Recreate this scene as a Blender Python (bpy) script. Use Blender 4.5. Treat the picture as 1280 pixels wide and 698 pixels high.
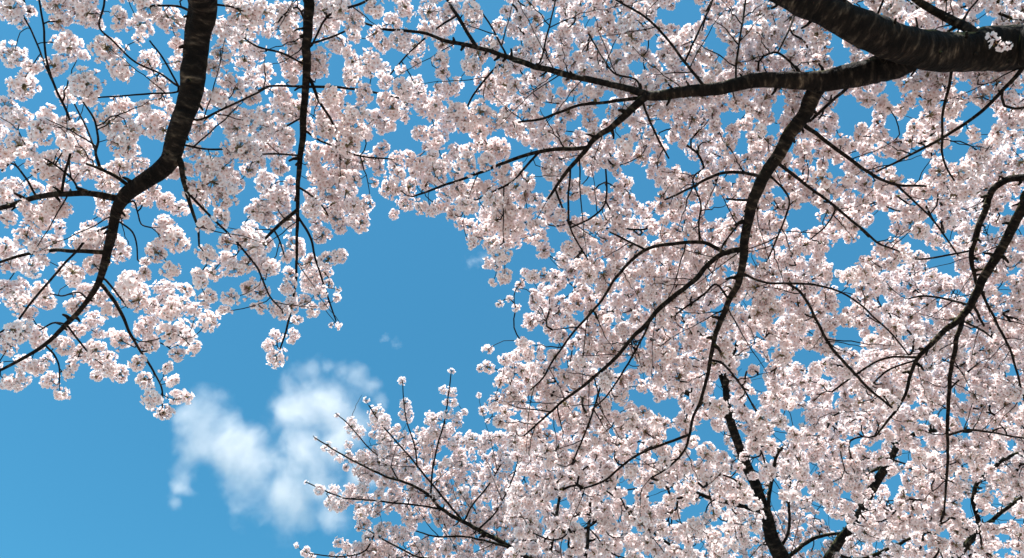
import bpy, bmesh, math, random
import numpy as np
from mathutils import Vector, Matrix, Quaternion, noise as mnoise

random.seed(11)
rng = np.random.default_rng(11)
R = math.radians
scene = bpy.context.scene
for o in list(bpy.data.objects):
    bpy.data.objects.remove(o, do_unlink=True)
col = scene.collection

# ------------------------------------------------------------------ camera
W, H = 1280.0, 698.0                 # photograph's pixels, used to turn traced points into directions
LENS = 28.0
F = W * LENS / 36.0                  # focal length in those pixels
ELEV = R(52.0)                       # camera tilted up
CAM = np.array([0.0, 0.0, 1.6])
cd = bpy.data.cameras.new('camera')
cd.lens = LENS
cd.sensor_width = 36.0
cd.clip_start = 0.05
cd.clip_end = 20000.0
cam = bpy.data.objects.new('camera', cd)
cam.location = CAM
cam.rotation_euler = (R(90) + ELEV, 0, 0)
col.objects.link(cam)
scene.camera = cam

# ------------------------------------------------------------------ sky and sun
SUN_EL, SUN_AZ = R(72.0), R(200.0)   # azimuth clockwise from +Y (the way the camera faces)
world = bpy.data.worlds.new('World')
scene.world = world
world.use_nodes = True
nt = world.node_tree
nt.nodes.clear()
wo = nt.nodes.new('ShaderNodeOutputWorld')
bg = nt.nodes.new('ShaderNodeBackground')
sky = nt.nodes.new('ShaderNodeTexSky')
sky.sky_type = 'NISHITA'
sky.sun_disc = False
sky.sun_elevation = SUN_EL
sky.sun_rotation = SUN_AZ
sky.altitude = 0.0
sky.air_density = 1.0
sky.dust_density = 0.2
sky.ozone_density = 6.0
bg.inputs['Strength'].default_value = 0.092
grade = nt.nodes.new('ShaderNodeMix')          # the deep cyan-blue of the clear spring sky
grade.data_type = 'RGBA'; grade.blend_type = 'MULTIPLY'; grade.inputs['Factor'].default_value = 1.0
grade.inputs['B'].default_value = (0.44, 1.10, 1.0, 1)
nt.links.new(sky.outputs[0], grade.inputs['A'])
nt.links.new(grade.outputs['Result'], bg.inputs['Color'])
nt.links.new(bg.outputs[0], wo.inputs['Surface'])

sd = bpy.data.lights.new('sun', 'SUN')
sd.energy = 5.0
sd.angle = R(0.53)
sd.color = (1.0, 0.962, 0.915)
sun = bpy.data.objects.new('sun', sd)
sdir = Vector((math.sin(SUN_AZ) * math.cos(SUN_EL), math.cos(SUN_AZ) * math.cos(SUN_EL), math.sin(SUN_EL)))
sun.rotation_euler = sdir.to_track_quat('Z', 'Y').to_euler()
sun.location = sdir * 60
col.objects.link(sun)

vs = scene.view_settings
vs.view_transform = 'Standard'
vs.look = 'None'
vs.exposure = 1.08
vs.gamma = 1.0
vs.use_curve_mapping = False
cy = scene.cycles
cy.use_denoising = True
cy.denoiser = 'OPENIMAGEDENOISE'
cy.denoising_input_passes = 'RGB_ALBEDO_NORMAL'
cy.max_bounces = 12
cy.diffuse_bounces = 9
cy.transmission_bounces = 8
cy.volume_bounces = 6
cy.use_adaptive_sampling = False


# ------------------------------------------------------------------ materials
def new_mat(name):
    m = bpy.data.materials.new(name)
    m.use_nodes = True
    m.node_tree.nodes.clear()
    return m, m.node_tree.nodes, m.node_tree.links


def ramp(N, stops):
    r = N.new('ShaderNodeValToRGB')
    e = r.color_ramp.elements
    while len(e) < len(stops):
        e.new(0.5)
    for k, (p, c) in enumerate(stops):
        e[k].position = p
        e[k].color = (*c, 1)
    return r


def petal_material():
    m, N, L = new_mat('petal')
    out = N.new('ShaderNodeOutputMaterial')
    at = N.new('ShaderNodeAttribute'); at.attribute_name = 'tint'
    r = ramp(N, [(0.0, (0.80, 0.56, 0.58)), (0.2, (0.89, 0.79, 0.79)), (0.55, (0.93, 0.865, 0.86)), (1.0, (0.95, 0.91, 0.90))])
    L.new(at.outputs['Fac'], r.inputs['Fac'])
    d = N.new('ShaderNodeBsdfDiffuse')
    t = N.new('ShaderNodeBsdfTranslucent')
    L.new(r.outputs['Color'], d.inputs['Color'])
    hs = N.new('ShaderNodeHueSaturation')
    hs.inputs['Saturation'].default_value = 1.25
    hs.inputs['Value'].default_value = 1.0
    L.new(r.outputs['Color'], hs.inputs['Color'])
    L.new(hs.outputs['Color'], t.inputs['Color'])
    mx = N.new('ShaderNodeMixShader')
    mx.inputs['Fac'].default_value = 0.52
    L.new(d.outputs[0], mx.inputs[1]); L.new(t.outputs[0], mx.inputs[2])
    L.new(mx.outputs[0], out.inputs['Surface'])
    return m


def plain(name, colr, rough=0.8, trans=0.0):
    m, N, L = new_mat(name)
    out = N.new('ShaderNodeOutputMaterial')
    b = N.new('ShaderNodeBsdfPrincipled')
    nz = N.new('ShaderNodeTexNoise'); nz.inputs['Scale'].default_value = 90.0
    mx = ramp(N, [(0.3, tuple(c * 0.7 for c in colr)), (0.7, tuple(min(1, c * 1.25) for c in colr))])
    L.new(nz.outputs['Fac'], mx.inputs['Fac'])
    L.new(mx.outputs['Color'], b.inputs['Base Color'])
    b.inputs['Roughness'].default_value = rough
    if trans:
        t = N.new('ShaderNodeBsdfTranslucent'); t.inputs['Color'].default_value = (*colr, 1)
        ms = N.new('ShaderNodeMixShader'); ms.inputs['Fac'].default_value = trans
        L.new(b.outputs[0], ms.inputs[1]); L.new(t.outputs[0], ms.inputs[2])
        L.new(ms.outputs[0], out.inputs['Surface'])
    else:
        L.new(b.outputs[0], out.inputs['Surface'])
    return m


def bark_material(name, moss=True):
    """cherry bark: dark, with pale bands of lenticels running round the limb, lichen on top"""
    m, N, L = new_mat(name)
    out = N.new('ShaderNodeOutputMaterial')
    b = N.new('ShaderNodeBsdfPrincipled')
    b.inputs['Roughness'].default_value = 0.85
    b.inputs['Specular IOR Level'].default_value = 0.12
    at = N.new('ShaderNodeAttribute'); at.attribute_name = 'bark'       # (along, x around, y around) in metres
    mp = N.new('ShaderNodeMapping'); mp.inputs['Scale'].default_value = (34, 12, 12)
    L.new(at.outputs['Vector'], mp.inputs['Vector'])
    band = N.new('ShaderNodeTexNoise'); band.inputs['Scale'].default_value = 1.0
    band.inputs['Detail'].default_value = 4.0; band.inputs['Roughness'].default_value = 0.6
    L.new(mp.outputs[0], band.inputs['Vector'])
    big = N.new('ShaderNodeTexNoise'); big.inputs['Scale'].default_value = 9.0; big.inputs['Detail'].default_value = 5.0
    L.new(at.outputs['Vector'], big.inputs['Vector'])
    r1 = ramp(N, [(0.38, (0.004, 0.003, 0.0024)), (0.53, (0.011, 0.008, 0.006)), (0.63, (0.040, 0.031, 0.023)), (0.78, (0.13, 0.105, 0.08))])
    L.new(band.outputs['Fac'], r1.inputs['Fac'])
    r2 = ramp(N, [(0.36, (0.45, 0.45, 0.45)), (0.55, (1.0, 1.0, 1.0)), (0.72, (2.2, 2.1, 1.9))])
    L.new(big.outputs['Fac'], r2.inputs['Fac'])
    mul = N.new('ShaderNodeMix'); mul.data_type = 'RGBA'; mul.blend_type = 'MULTIPLY'; mul.inputs['Factor'].default_value = 1.0
    L.new(r1.outputs['Color'], mul.inputs['A']); L.new(r2.outputs['Color'], mul.inputs['B'])
    last = mul.outputs['Result']
    if moss:
        g = N.new('ShaderNodeNewGeometry')
        sp = N.new('ShaderNodeSeparateXYZ'); L.new(g.outputs['Normal'], sp.inputs[0])
        mn = N.new('ShaderNodeTexNoise'); mn.inputs['Scale'].default_value = 14.0; mn.inputs['Detail'].default_value = 6.0
        L.new(at.outputs['Vector'], mn.inputs['Vector'])
        ad = N.new('ShaderNodeMath'); ad.operation = 'MULTIPLY_ADD'; ad.inputs[1].default_value = 0.55
        L.new(sp.outputs['Z'], ad.inputs[0]); L.new(mn.outputs['Fac'], ad.inputs[2])
        fr = ramp(N, [(0.53, (0, 0, 0)), (0.74, (1, 1, 1))])
        L.new(ad.outputs[0], fr.inputs['Fac'])
        mc = ramp(N, [(0.35, (0.035, 0.036, 0.012)), (0.55, (0.10, 0.09, 0.035)), (0.72, (0.20, 0.185, 0.13))])
        L.new(big.outputs['Fac'], mc.inputs['Fac'])
        mm = N.new('ShaderNodeMix'); mm.data_type = 'RGBA'
        L.new(fr.outputs['Color'], mm.inputs['Factor']); L.new(last, mm.inputs['A']); L.new(mc.outputs['Color'], mm.inputs['B'])
        last = mm.outputs['Result']
    L.new(last, b.inputs['Base Color'])
    bp = N.new('ShaderNodeBump'); bp.inputs['Strength'].default_value = 1.0; bp.inputs['Distance'].default_value = 0.03
    sm = N.new('ShaderNodeMath'); sm.operation = 'ADD'
    L.new(band.outputs['Fac'], sm.inputs[0]); L.new(big.outputs['Fac'], sm.inputs[1])
    L.new(sm.outputs[0], bp.inputs['Height'])
    L.new(bp.outputs[0], b.inputs['Normal'])
    L.new(b.outputs[0], out.inputs['Surface'])
    return m


M_PETAL = petal_material()
M_CALYX = plain('calyx', (0.28, 0.11, 0.075), 0.7, 0.35)
M_STAMEN = plain('stamen', (0.62, 0.40, 0.24), 0.7, 0.4)
M_BUD = plain('bud_scale', (0.10, 0.05, 0.028), 0.7)
M_BRACT = plain('young_leaf', (0.17, 0.17, 0.03), 0.6, 0.4)
M_STALK = plain('flower_stalk', (0.30, 0.26, 0.11), 0.6, 0.4)
M_BARK = bark_material('cherry_bark')
M_TWIG = bark_material('twig_bark', moss=False)


# ------------------------------------------------------------------ helpers
def px3(x, y, d):
    """point at depth d (metres along the camera's axis) in the direction of photo pixel x, y"""
    u, v = (x - W / 2) / F, -(y - H / 2) / F
    fwd = np.array([0, math.cos(ELEV), math.sin(ELEV)])
    up = np.array([0, -math.sin(ELEV), math.cos(ELEV)])
    return CAM + d * (fwd + u * np.array([1.0, 0, 0]) + v * up)


def to_px(P):
    q = np.asarray(P) - CAM
    fwd = np.array([0, math.cos(ELEV), math.sin(ELEV)])
    up = np.array([0, -math.sin(ELEV), math.cos(ELEV)])
    d = q @ fwd
    return W / 2 + F * q[..., 0] / d, H / 2 - F * (q @ up) / d, d


def link(name, me, parent=None, mat=None):
    o = bpy.data.objects.new(name, me)
    col.objects.link(o)
    if parent is not None:
        o.parent = parent
    if mat is not None and me is not None and not me.materials:
        me.materials.append(mat)
    return o


def spline(P, r, step):
    """Catmull-Rom through the points P (n,3) with radii r, resampled about every `step` metres"""
    P = np.asarray(P, float); r = np.asarray(r, float)
    out, rad = [], []
    n = len(P)
    for i in range(n - 1):
        p0 = P[i - 1] if i > 0 else 2 * P[0] - P[1]
        p1, p2 = P[i], P[i + 1]
        p3 = P[i + 2] if i + 2 < n else 2 * P[-1] - P[-2]
        L = np.linalg.norm(p2 - p1)
        m1 = (p2 - p0) / (L + np.linalg.norm(p1 - p0) + 1e-9) * L
        m2 = (p3 - p1) / (L + np.linalg.norm(p3 - p2) + 1e-9) * L
        k = max(1, int(round(L / step)))
        for j in range(k):
            t = j / k
            out.append((2 * t ** 3 - 3 * t * t + 1) * p1 + (t ** 3 - 2 * t * t + t) * m1 + (3 * t * t - 2 * t ** 3) * p2 + (t ** 3 - t * t) * m2)
            rad.append(r[i] * (1 - t) + r[i + 1] * t)
    out.append(P[-1]); rad.append(r[-1])
    return np.array(out), np.array(rad)


def tube_data(P, r, sides, rough=0.0, seed=0.0, knots=()):
    """vertices, faces and the 'bark' coordinate of a closed tapering tube"""
    n = len(P)
    T = np.gradient(P, axis=0)
    T /= np.maximum(np.linalg.norm(T, axis=1, keepdims=True), 1e-9)
    a = np.array([0, 0, 1.0]) if abs(T[0][2]) < 0.9 else np.array([1.0, 0, 0])
    u = np.cross(T[0], a); u /= np.linalg.norm(u)
    V, B = [], []
    s = seed * 7.3
    for i in range(n):
        if i:
            s += np.linalg.norm(P[i] - P[i - 1])
            u = u - T[i] * np.dot(u, T[i]); u /= np.linalg.norm(u)
        w = np.cross(T[i], u)
        for k in range(sides):
            th = 2 * math.pi * k / sides
            c, sn = math.cos(th), math.sin(th)
            rr = r[i]
            if rough:
                q = Vector((s * 5.0, c * 1.3 + seed, sn * 1.3))
                q2 = Vector((s * 34.0, c * 1.1, sn * 1.1 + seed))
                rr *= 1 + rough * (0.5 * mnoise.noise(q) + 0.5 * mnoise.noise(q2))
            for ks, kt, ka, kw in knots:
                dth = math.atan2(math.sin(th - kt), math.cos(th - kt))
                rr *= 1 + ka * math.exp(-((s - ks) / (kw * r[i])) ** 2 - (dth / 0.6) ** 2)
            V.append(P[i] + rr * (c * u + sn * w))
            B.append((s, c * r[i], sn * r[i]))
    Fc = []
    for i in range(n - 1):
        for k in range(sides):
            k2 = (k + 1) % sides
            Fc.append((i * sides + k, i * sides + k2, (i + 1) * sides + k2, (i + 1) * sides + k))
    for end, i in ((0, 0), (1, n - 1)):
        V.append(P[i] + (T[i] * r[i] * 0.5 if end else -T[i] * r[i] * 0.3)); B.append((s if end else 0, 0, 0))
        c = len(V) - 1
        for k in range(sides):
            k2 = (k + 1) % sides
            f = (i * sides + k, i * sides + k2, c)
            Fc.append(f if end else f[::-1])
    return np.array(V), Fc, np.array(B)


def mesh_from(name, V, Fc, B=None, smooth=True):
    me = bpy.data.meshes.new(name)
    me.from_pydata([tuple(v) for v in V], [], Fc)
    if B is not None:
        at = me.attributes.new('bark', 'FLOAT_VECTOR', 'POINT')
        at.data.foreach_set('vector', np.asarray(B, np.float32).ravel())
    if smooth:
        me.polygons.foreach_set('use_smooth', np.ones(len(me.polygons), bool))
    me.update()
    return me


# ------------------------------------------------------------------ ground
def ground():
    m, N, L = new_mat('park_earth')
    out = N.new('ShaderNodeOutputMaterial'); b = N.new('ShaderNodeBsdfPrincipled'); b.inputs['Roughness'].default_value = 0.95
    tc = N.new('ShaderNodeTexCoord')
    n1 = N.new('ShaderNodeTexNoise'); n1.inputs['Scale'].default_value = 0.35; n1.inputs['Detail'].default_value = 8
    n2 = N.new('ShaderNodeTexVoronoi'); n2.inputs['Scale'].default_value = 16.0
    L.new(tc.outputs['Object'], n1.inputs['Vector']); L.new(tc.outputs['Object'], n2.inputs['Vector'])
    r1 = ramp(N, [(0.35, (0.25, 0.212, 0.185)), (0.62, (0.19, 0.168, 0.14))])
    r2 = ramp(N, [(0.26, (1, 1, 1)), (0.30, (0, 0, 0))])
    L.new(n1.outputs['Fac'], r1.inputs['Fac']); L.new(n2.outputs['Distance'], r2.inputs['Fac'])
    mx = N.new('ShaderNodeMix'); mx.data_type = 'RGBA'
    L.new(r2.outputs['Color'], mx.inputs['Factor']); L.new(r1.outputs['Color'], mx.inputs['A'])
    mx.inputs['B'].default_value = (0.78, 0.62, 0.62, 1)
    L.new(mx.outputs['Result'], b.inputs['Base Color']); L.new(b.outputs[0], out.inputs['Surface'])
    S, n = 3000.0, 24
    V = []
    for j in range(n + 1):
        for i in range(n + 1):
            x, y = S * (2 * i / n - 1) ** 3, S * (2 * j / n - 1) ** 3
            V.append((x, y, 0.0))
    Fc = [(j * (n + 1) + i, j * (n + 1) + i + 1, (j + 1) * (n + 1) + i + 1, (j + 1) * (n + 1) + i) for j in range(n) for i in range(n)]
    o = link('ground', mesh_from('ground', V, Fc), None, m)
    o['kind'] = 'structure'


ground()


# ------------------------------------------------------------------ blossom clusters (meshes shared by all copies)
def petal_grid(L, Wd, curl):
    rows = [(0.0, 0.10), (0.30, 0.62), (0.68, 1.0), (0.93, 0.70)]
    V, T = [], []
    for q, (t, w) in enumerate(rows):
        for c in (-1, 0, 1):
            tt = t if not (q == 3 and c == 0) else 0.82          # the notch at the petal's tip
            V.append((L * tt, c * Wd * 0.5 * w, curl * L * tt * tt - (0.10 * Wd * w if c == 0 else 0)))
            T.append(t)
    Fc = []
    for q in range(3):
        for c in range(2):
            a = q * 3 + c
            Fc.append((a, a + 1, a + 4, a + 3))
    return V, Fc, T


def cluster_mesh(name, n, rad, seed):
    rd = random.Random(seed)
    V, Fc, T, MI = [], [], [], []

    def add(vs_, fs, ts, mi):
        b = len(V)
        V.extend(vs_); T.extend(ts)
        for f in fs:
            Fc.append(tuple(b + i for i in f)); MI.append(mi)

    # directions spread over a ball, open on the side the twig comes from
    dirs = []
    tries = 0
    sep = 1.35 / math.sqrt(max(n, 2))
    while len(dirs) < n and tries < 4000:
        tries += 1
        v = Vector((rd.gauss(0, 1), rd.gauss(0, 1), rd.gauss(0, 1)))
        if v.length < 1e-3:
            continue
        v.normalize()
        if v.z < -0.82:
            continue
        if all((v - d).length > sep * (0.9 if tries < 2000 else 0.6) for d in dirs):
            dirs.append(v)
    FR = 0.0208
    for v in dirs:
        rr = max(0.006, (rad - 0.010) * rd.uniform(0.55, 1.0) * (1 + 0.42 * mnoise.noise(Vector((v.x * 1.5 + seed, v.y * 1.5, v.z * 1.5)))))
        pos = v * rr
        ax = (v + Vector((rd.gauss(0, .28), rd.gauss(0, .28), rd.gauss(0, .28)))).normalized()
        q = ax.to_track_quat('Z', 'Y') @ Quaternion((0, 0, 1), rd.uniform(0, 6.28))
        mat = Matrix.Translation(pos) @ q.to_matrix().to_4x4()
        size = FR * rd.uniform(0.86, 1.12)
        opening = rd.choice((0.25, 0.42, 0.42, 0.6, 0.85))
        for k in range(5):
            pv, pf, pt = petal_grid(size * rd.uniform(0.93, 1.06), size * rd.uniform(1.05, 1.25), rd.uniform(-0.05, 0.30))
            tilt = Matrix.Rotation(-opening * rd.uniform(0.7, 1.3), 4, 'Y')
            spin = Matrix.Rotation(k * 2 * math.pi / 5 + rd.gauss(0, .08), 4, 'Z')
            mm = mat @ spin @ tilt
            add([tuple(mm @ Vector(p)) for p in pv], pf, pt, 0)
        # calyx cone behind the petals, flower stalk, stamens in the eye
        c0 = [tuple(mat @ Vector((0.0032 * math.cos(a), 0.0032 * math.sin(a), 0.0005))) for a in (0, 1.57, 3.14, 4.71)]
        c1 = [tuple(mat @ Vector((0.0016 * math.cos(a), 0.0016 * math.sin(a), -0.007))) for a in (0, 1.57, 3.14, 4.71)]
        add(c0 + c1, [(i, (i + 1) % 4, 4 + (i + 1) % 4, 4 + i) for i in range(4)], [0] * 8, 1)
        base = mat @ Vector((0, 0, -0.006))
        sd_ = base.normalized().orthogonal() * 0.0009 if base.length > 1e-4 else Vector((0.0009, 0, 0))
        s2 = sd_.cross(base.normalized()) if base.length > 1e-4 else Vector((0, 0.0009, 0))
        o3 = [sd_, -0.5 * sd_ + 0.87 * s2, -0.5 * sd_ - 0.87 * s2]
        add([tuple(base + e) for e in o3] + [tuple(e * 1.2) for e in o3], [(i, (i + 1) % 3, 3 + (i + 1) % 3, 3 + i) for i in range(3)], [0] * 6, 4)
        for k in range(6):
            a = k * 1.047 + rd.uniform(-.3, .3)
            h = rd.uniform(0.005, 0.009)
            p0 = Vector((0.0006 * math.cos(a + 1.57), 0.0006 * math.sin(a + 1.57), 0.0006))
            tip = Vector((0.0042 * math.cos(a), 0.0042 * math.sin(a), h))
            e = Vector((-math.sin(a), math.cos(a), 0)) * 0.0009
            add([tuple(mat @ p) for p in (p0, -p0 + Vector((0, 0, .0012)), tip - e, tip + e)], [(0, 1, 2, 3)], [0] * 4, 2)
    # bud scales the umbel grows from, and a few young leaf bracts
    bm = bmesh.new()
    bmesh.ops.create_icosphere(bm, subdivisions=1, radius=1.0)
    k = min(1.0, rad / 0.05)
    bv = [(v.co.x * .0062 * k, v.co.y * .0062 * k, v.co.z * .010 * k) for v in bm.verts]
    bm.verts.index_update()
    bf = [tuple(v.index for v in f.verts) for f in bm.faces]
    bm.free()
    add(bv, bf, [0] * len(bv), 3)
    for _ in range(rd.choice((0, 1, 2, 3, 4))):
        v = Vector((rd.gauss(0, 1), rd.gauss(0, 1), rd.gauss(-0.3, 1))).normalized()
        s_ = v.orthogonal().normalized() * rd.uniform(.003, .006)
        Lb = rd.uniform(.010, .024)
        add([tuple(v * .004), tuple(v * Lb * .55 + s_), tuple(v * Lb), tuple(v * Lb * .55 - s_)], [(0, 1, 2, 3)], [0] * 4, 5)
    me = bpy.data.meshes.new(name)
    me.from_pydata(V, [], Fc)
    for m in (M_PETAL, M_CALYX, M_STAMEN, M_BUD, M_STALK, M_BRACT):
        me.materials.append(m)
    me.polygons.foreach_set('material_index', np.array(MI, np.int32))
    at = me.attributes.new('tint', 'FLOAT', 'POINT')
    at.data.foreach_set('value', np.array(T, np.float32))
    me.polygons.foreach_set('use_smooth', np.ones(len(Fc), bool))
    me.update()
    return me


CL_R = [0.022, 0.034, 0.046, 0.058, 0.070, 0.084]
CL_N = [3, 8, 16, 27, 40, 56]
CLUSTERS = [[cluster_mesh('blossom_cluster', CL_N[k] + v, CL_R[k], 100 * k + v) for v in range(4)] for k in range(6)]

# ------------------------------------------------------------------ traced limbs.  x,y,width in photo pixels
# tree, depth of the far end minus the near end (m), points.  The first limb of a tree has its own depth.
ROOT_D = {}
LIMBS = []


def limb(tree, dd, txt, d0=None, pre=None):
    LIMBS.append((tree, dd, [tuple(float(v) for v in p.split(',')) for p in txt.split()], d0, pre))


# --- tree A: the bough that comes over from behind and its hanging neighbour
limb('A', 0.35, '254,0,36 248,44,32 242,88,30 236,125,28 221,172,25 212,200,23 184,226,21 158,243,18 147,262,14 144,275,12 133,315,10 124,353,8 110,375,6 88,400,6 50,436,4.5 0,463,3.4 -40,480,2.5', 4.1,
     [(-1.75, -1.9, 2.9, .17), (-1.60, -1.0, 4.1, .115), (-1.50, -0.2, 4.95, .09)])
limb('A', 0.15, '150,246,9 110,242,7.5 73,243,7 40,249,7 0,261,6 -50,280,5')
limb('A', 0.15, '129,315,6 95,314,5 58,314,4.4 30,319,4 0,328,3.4 -40,340,3')
limb('A', -0.10, '224,200,8 229,225,6 238,258,4.5 247,283,3.2 249,308,2.2')
limb('A', 0.25, '236,240,3.4 266,273,3 293,300,2.6 320,333,2.5 328,350,2.4 338,372,2.2 353,388,1.8')
limb('A', -0.15, '160,231,5 130,213,4 108,205,3')
limb('A', -0.2, '130,213,4 124,208,4 120,190,3.4 123,175,3 118,150,2.6 104,128,2')
limb('A', 0.1, '138,282,3.4 113,295,3.2 95,315,3 63,350,3 38,379,2.8 20,403,2.6 0,416,2.4')
limb('A', 0.2, '129,358,5 150,390,4.2 163,418,3.6 176,440,3 191,463,2.6 202,485,2.2 203,510,1.8')
limb('A', 0.1, '85,405,2.6 108,438,2.3 120,450,2')
limb('A', 0.1, '58,432,2.6 68,445,2.4 74,458,2 74,480,1.8')
limb('A', -0.15, '75,243,3.6 80,220,3.4 88,190,3.2 87,150,3.2 69,110,3 58,75,2.8 54,30,2.6 49,0,2.4 44,-40,2')
limb('A', 0.1, '70,112,2.4 56,80,2.2 40,40,2.2 28,18,2')
limb('A', -0.1, '223,108,3 200,92,2.6 170,78,2.4 140,50,2.4 124,33,2.4 130,5,2.6 132,-40,2.4')
limb('A', -0.1, '223,108,2.6 208,80,2.4 187,51,2')
limb('A', -0.1, '222,115,2.6 190,117,2.4 155,120,2.2 123,122,2')
limb('A', 0.1, '120,190,2.4 108,160,2.2 93,130,2')
limb('A', 0.2, '246,150,3 280,136,2.8 320,117,2.6 335,109,2.4')
limb('A', 0.2, '232,182,2.6 260,187,2.6 282,187,2.4 310,192,2.2')
limb('A', -0.1, '268,6,3 290,9,2.4 304,14,2')
limb('A', 0.1, '150,262,2.6 166,252,2.4 172,265,2 176,280,1.8 190,285,1.8')
limb('A', 0.1, '150,278,2.4 165,290,2.2 171,305,2 172,325,1.8')
limb('A', 0.1, '132,350,3 150,372,2.4 160,385,2')
limb('A', 0.0, '238,14,3.6 222,8,3 180,7,2.6 166,0,2.4 150,-20,2')
limb('A', 0.0, '46,247,3 32,222,2.6 14,204,2.4 2,214,2.2')
limb('A', 0.0, '100,243,2.8 92,226,2.6 74,210,2.4 52,196,2.2 36,186,2')
limb('A', 0.2, '110,376,2.4 100,366,2.2 76,370,2 66,368,1.8')
limb('A', 0.1, '84,402,2.6 66,404,2.4 50,413,2')
# the hanging branch
limb('A', 0.6, '384,0,13 383,60,10.5 383,100,9.5 379,150,8.2 378,175,7.4 373,230,5.6 372,262,4.6 371,320,3.4 370,350,3.2 365,380,3 358,413,2.6 350,437,2', 4.6,
     [(-1.60, -1.0, 4.1, .115), (-1.42, -0.35, 5.0, .06), (-1.30, 0.35, 5.75, .038)])
limb('A', 0.25, '387,98,5 398,125,3.4 414,150,3 421,175,2.8 422,190,2.4')
limb('A', 0.1, '388,55,3 430,40,2.4 440,30,2')
limb('A', 0.1, '371,264,5 345,285,4.2 330,300,3.4')
limb('A', 0.1, '372,270,3.4 388,298,3 395,325,2.8 403,350,2.5 411,375,2.3 420,401,1.8')
limb('A', 0.1, '376,236,3 390,246,2.6 403,258,2.2 412,272,1.8')
limb('A', 0.05, '344,287,2.6 350,302,2.2 355,318,1.8')
limb('A', -0.1, '377,193,2.6 350,193,2.4 320,193,2.2')
limb('A', -0.1, '382,82,3 350,66,2.8 320,58,2.6 296,40,2')
limb('A', -0.1, '378,148,2.6 358,158,2.3 340,168,2')
limb('A', 0.2, '380,162,3 399,175,2.6 420,184,2.6 450,195,2.5 488,199,2')
limb('A', 0.2, '383,109,3.6 420,109,3.2 460,114,3 500,123,2.4')
limb('A', 0.0, '383,109,3 338,108,2.8 322,114,2.4')
limb('A', 0.0, '386,40,3 372,10,2.6 352,22,2.2 345,36,2')
limb('A', -0.1, '388,60,2.6 410,20,3 433,11,3.2 465,-2,3.2 500,-30,3')
# --- tree B: the thick mossy limb
limb('B', -0.1, '1280,58,56 1240,60,52 1205,64,49 1160,64,50 1112,50,46 1065,28,42 1015,4,40 960,-22,34 880,-70,28', 4.25,
     [(4.75, 0.4, 2.6, .22), (4.1, 0.85, 3.9, .17), (3.3, 1.2, 4.9, .135)])
limb('B', 0.75, '1150,70,42 1110,83,36 1075,92,31 1035,100,27 1005,101,22 960,99,19 925,104,17 891,111,15.5 841,117,14 812,121,12 788,112,8.5 753,103,8 715,95,7.6 659,81,7 633,71,6 596,59,5.4 558,51,4.6 528,41,4 480,36,3.4 452,28,2.6')
limb('B', 0.9, '1030,102,22 1018,115,20 1005,145,18.5 988,165,17 970,200,15.5 953,223,14.5 938,258,13 931,300,11 926,345,9 911,378,7.4 896,413,6.2 888,450,5 884,470,4.2 876,500,3.8 866,523,3.6 862,543,3.4 856,563,3 836,584,2.4 813,598,2')
limb('B', 0.3, '810,121,11 780,145,9 763,160,7.5 742,175,6.8 735,185,6 710,213,5 685,249,3')
limb('B', 0.3, '735,184,5.4 678,189,4.8 640,200,4.4 591,219,3.6 546,235,3 516,246,2.2')
limb('B', 0.1, '673,190,3.4 653,213,3 640,228,2.8 616,240,2.4 596,250,2')
limb('B', 0.2, '946,220,4.4 916,215,4 888,221,3.6 866,234,3.2 831,250,2.6')
limb('B', 0.5, '928,310,7 903,318,6.4 883,333,6 868,350,6 831,379,6 816,396,5.4 793,420,5 775,442,4.8 758,458,4.4 735,478,3.8 705,500,3.2 680,523,2.8 655,545,2.2')
limb('B', 0.4, '906,316,5 878,303,4.6 841,305,4.6 811,310,4.4 790,325,4 768,350,3.6 753,374,3.2 735,396,3 715,418,2.8 690,453,2.4 678,473,2.2 663,488,1.9')
limb('B', 0.3, '819,396,3 800,428,2.6 780,463,2.4 760,493,2.2 740,513,1.8')
limb('B', 0.3, '758,460,3 748,493,2.6 738,524,2.5 728,550,2.3 715,580,1.9')
limb('B', 0.1, '805,309,3 778,298,2.6 762,290,2')
limb('B', 0.4, '972,204,4.4 1010,233,3.8 1040,255,3.4 1073,283,3.2 1098,304,2.8 1123,314,2.2')
limb('B', 0.3, '1003,155,6 1031,175,5 1060,198,4.6 1093,220,4.2 1120,231,3.4 1158,233,2.6')
limb('B', 0.3, '1120,231,3 1146,255,2.6 1170,280,2.4 1198,320,2')
limb('B', 0.3, '1062,106,4.5 1033,133,4 1012,152,3.4')
limb('B', 0.3, '805,124,5 753,129,4 720,133,3.8 680,148,3.4 648,153,2.6')
limb('B', 0.3, '805,125,3.2 816,160,2.8 823,175,2.6 836,198,2.2')
limb('B', 0.3, '882,110,4.4 878,105,4 856,78,3.6 836,51,3.2 811,25,3 770,0,2.6 740,-20,2')
limb('B', 0.2, '856,78,2.8 873,40,2.5 891,0,2.3 896,-30,2')
limb('B', 0.2, '920,100,3 920,83,2.8 923,60,2.6 932,0,2.3 934,-30,2')
limb('B', 0.2, '668,83,2.6 675,78,2.4 683,48,2.3 695,0,2 700,-25,1.8')
limb('B', 0.1, '1222,52,14 1218,41,12.5 1186,24,11 1156,8,9 1130,-10,6')
limb('B', 0.1, '1203,28,3 1212,12,2.6 1222,0,2.4 1230,-20,2')
limb('B', 0.1, '1092,32,3.4 1097,18,3 1104,0,2.6 1110,-20,2')
limb('B', 0.5, '1280,80,6 1276,88,5.4 1256,110,4.6 1223,143,4.2 1173,175,3.6 1136,195,3 1095,215,2.4')
limb('B', 0.3, '1190,84,4 1186,108,3.8 1179,135,3.4 1178,175,3 1177,188,2.8 1183,210,2.5 1193,226,2.2')
limb('B', 0.2, '598,59,5 571,20,4.4 560,0,4 548,-25,3')
limb('B', 0.2, '631,73,3.2 611,94,2.8 591,120,2.5 580,143,2')
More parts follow.
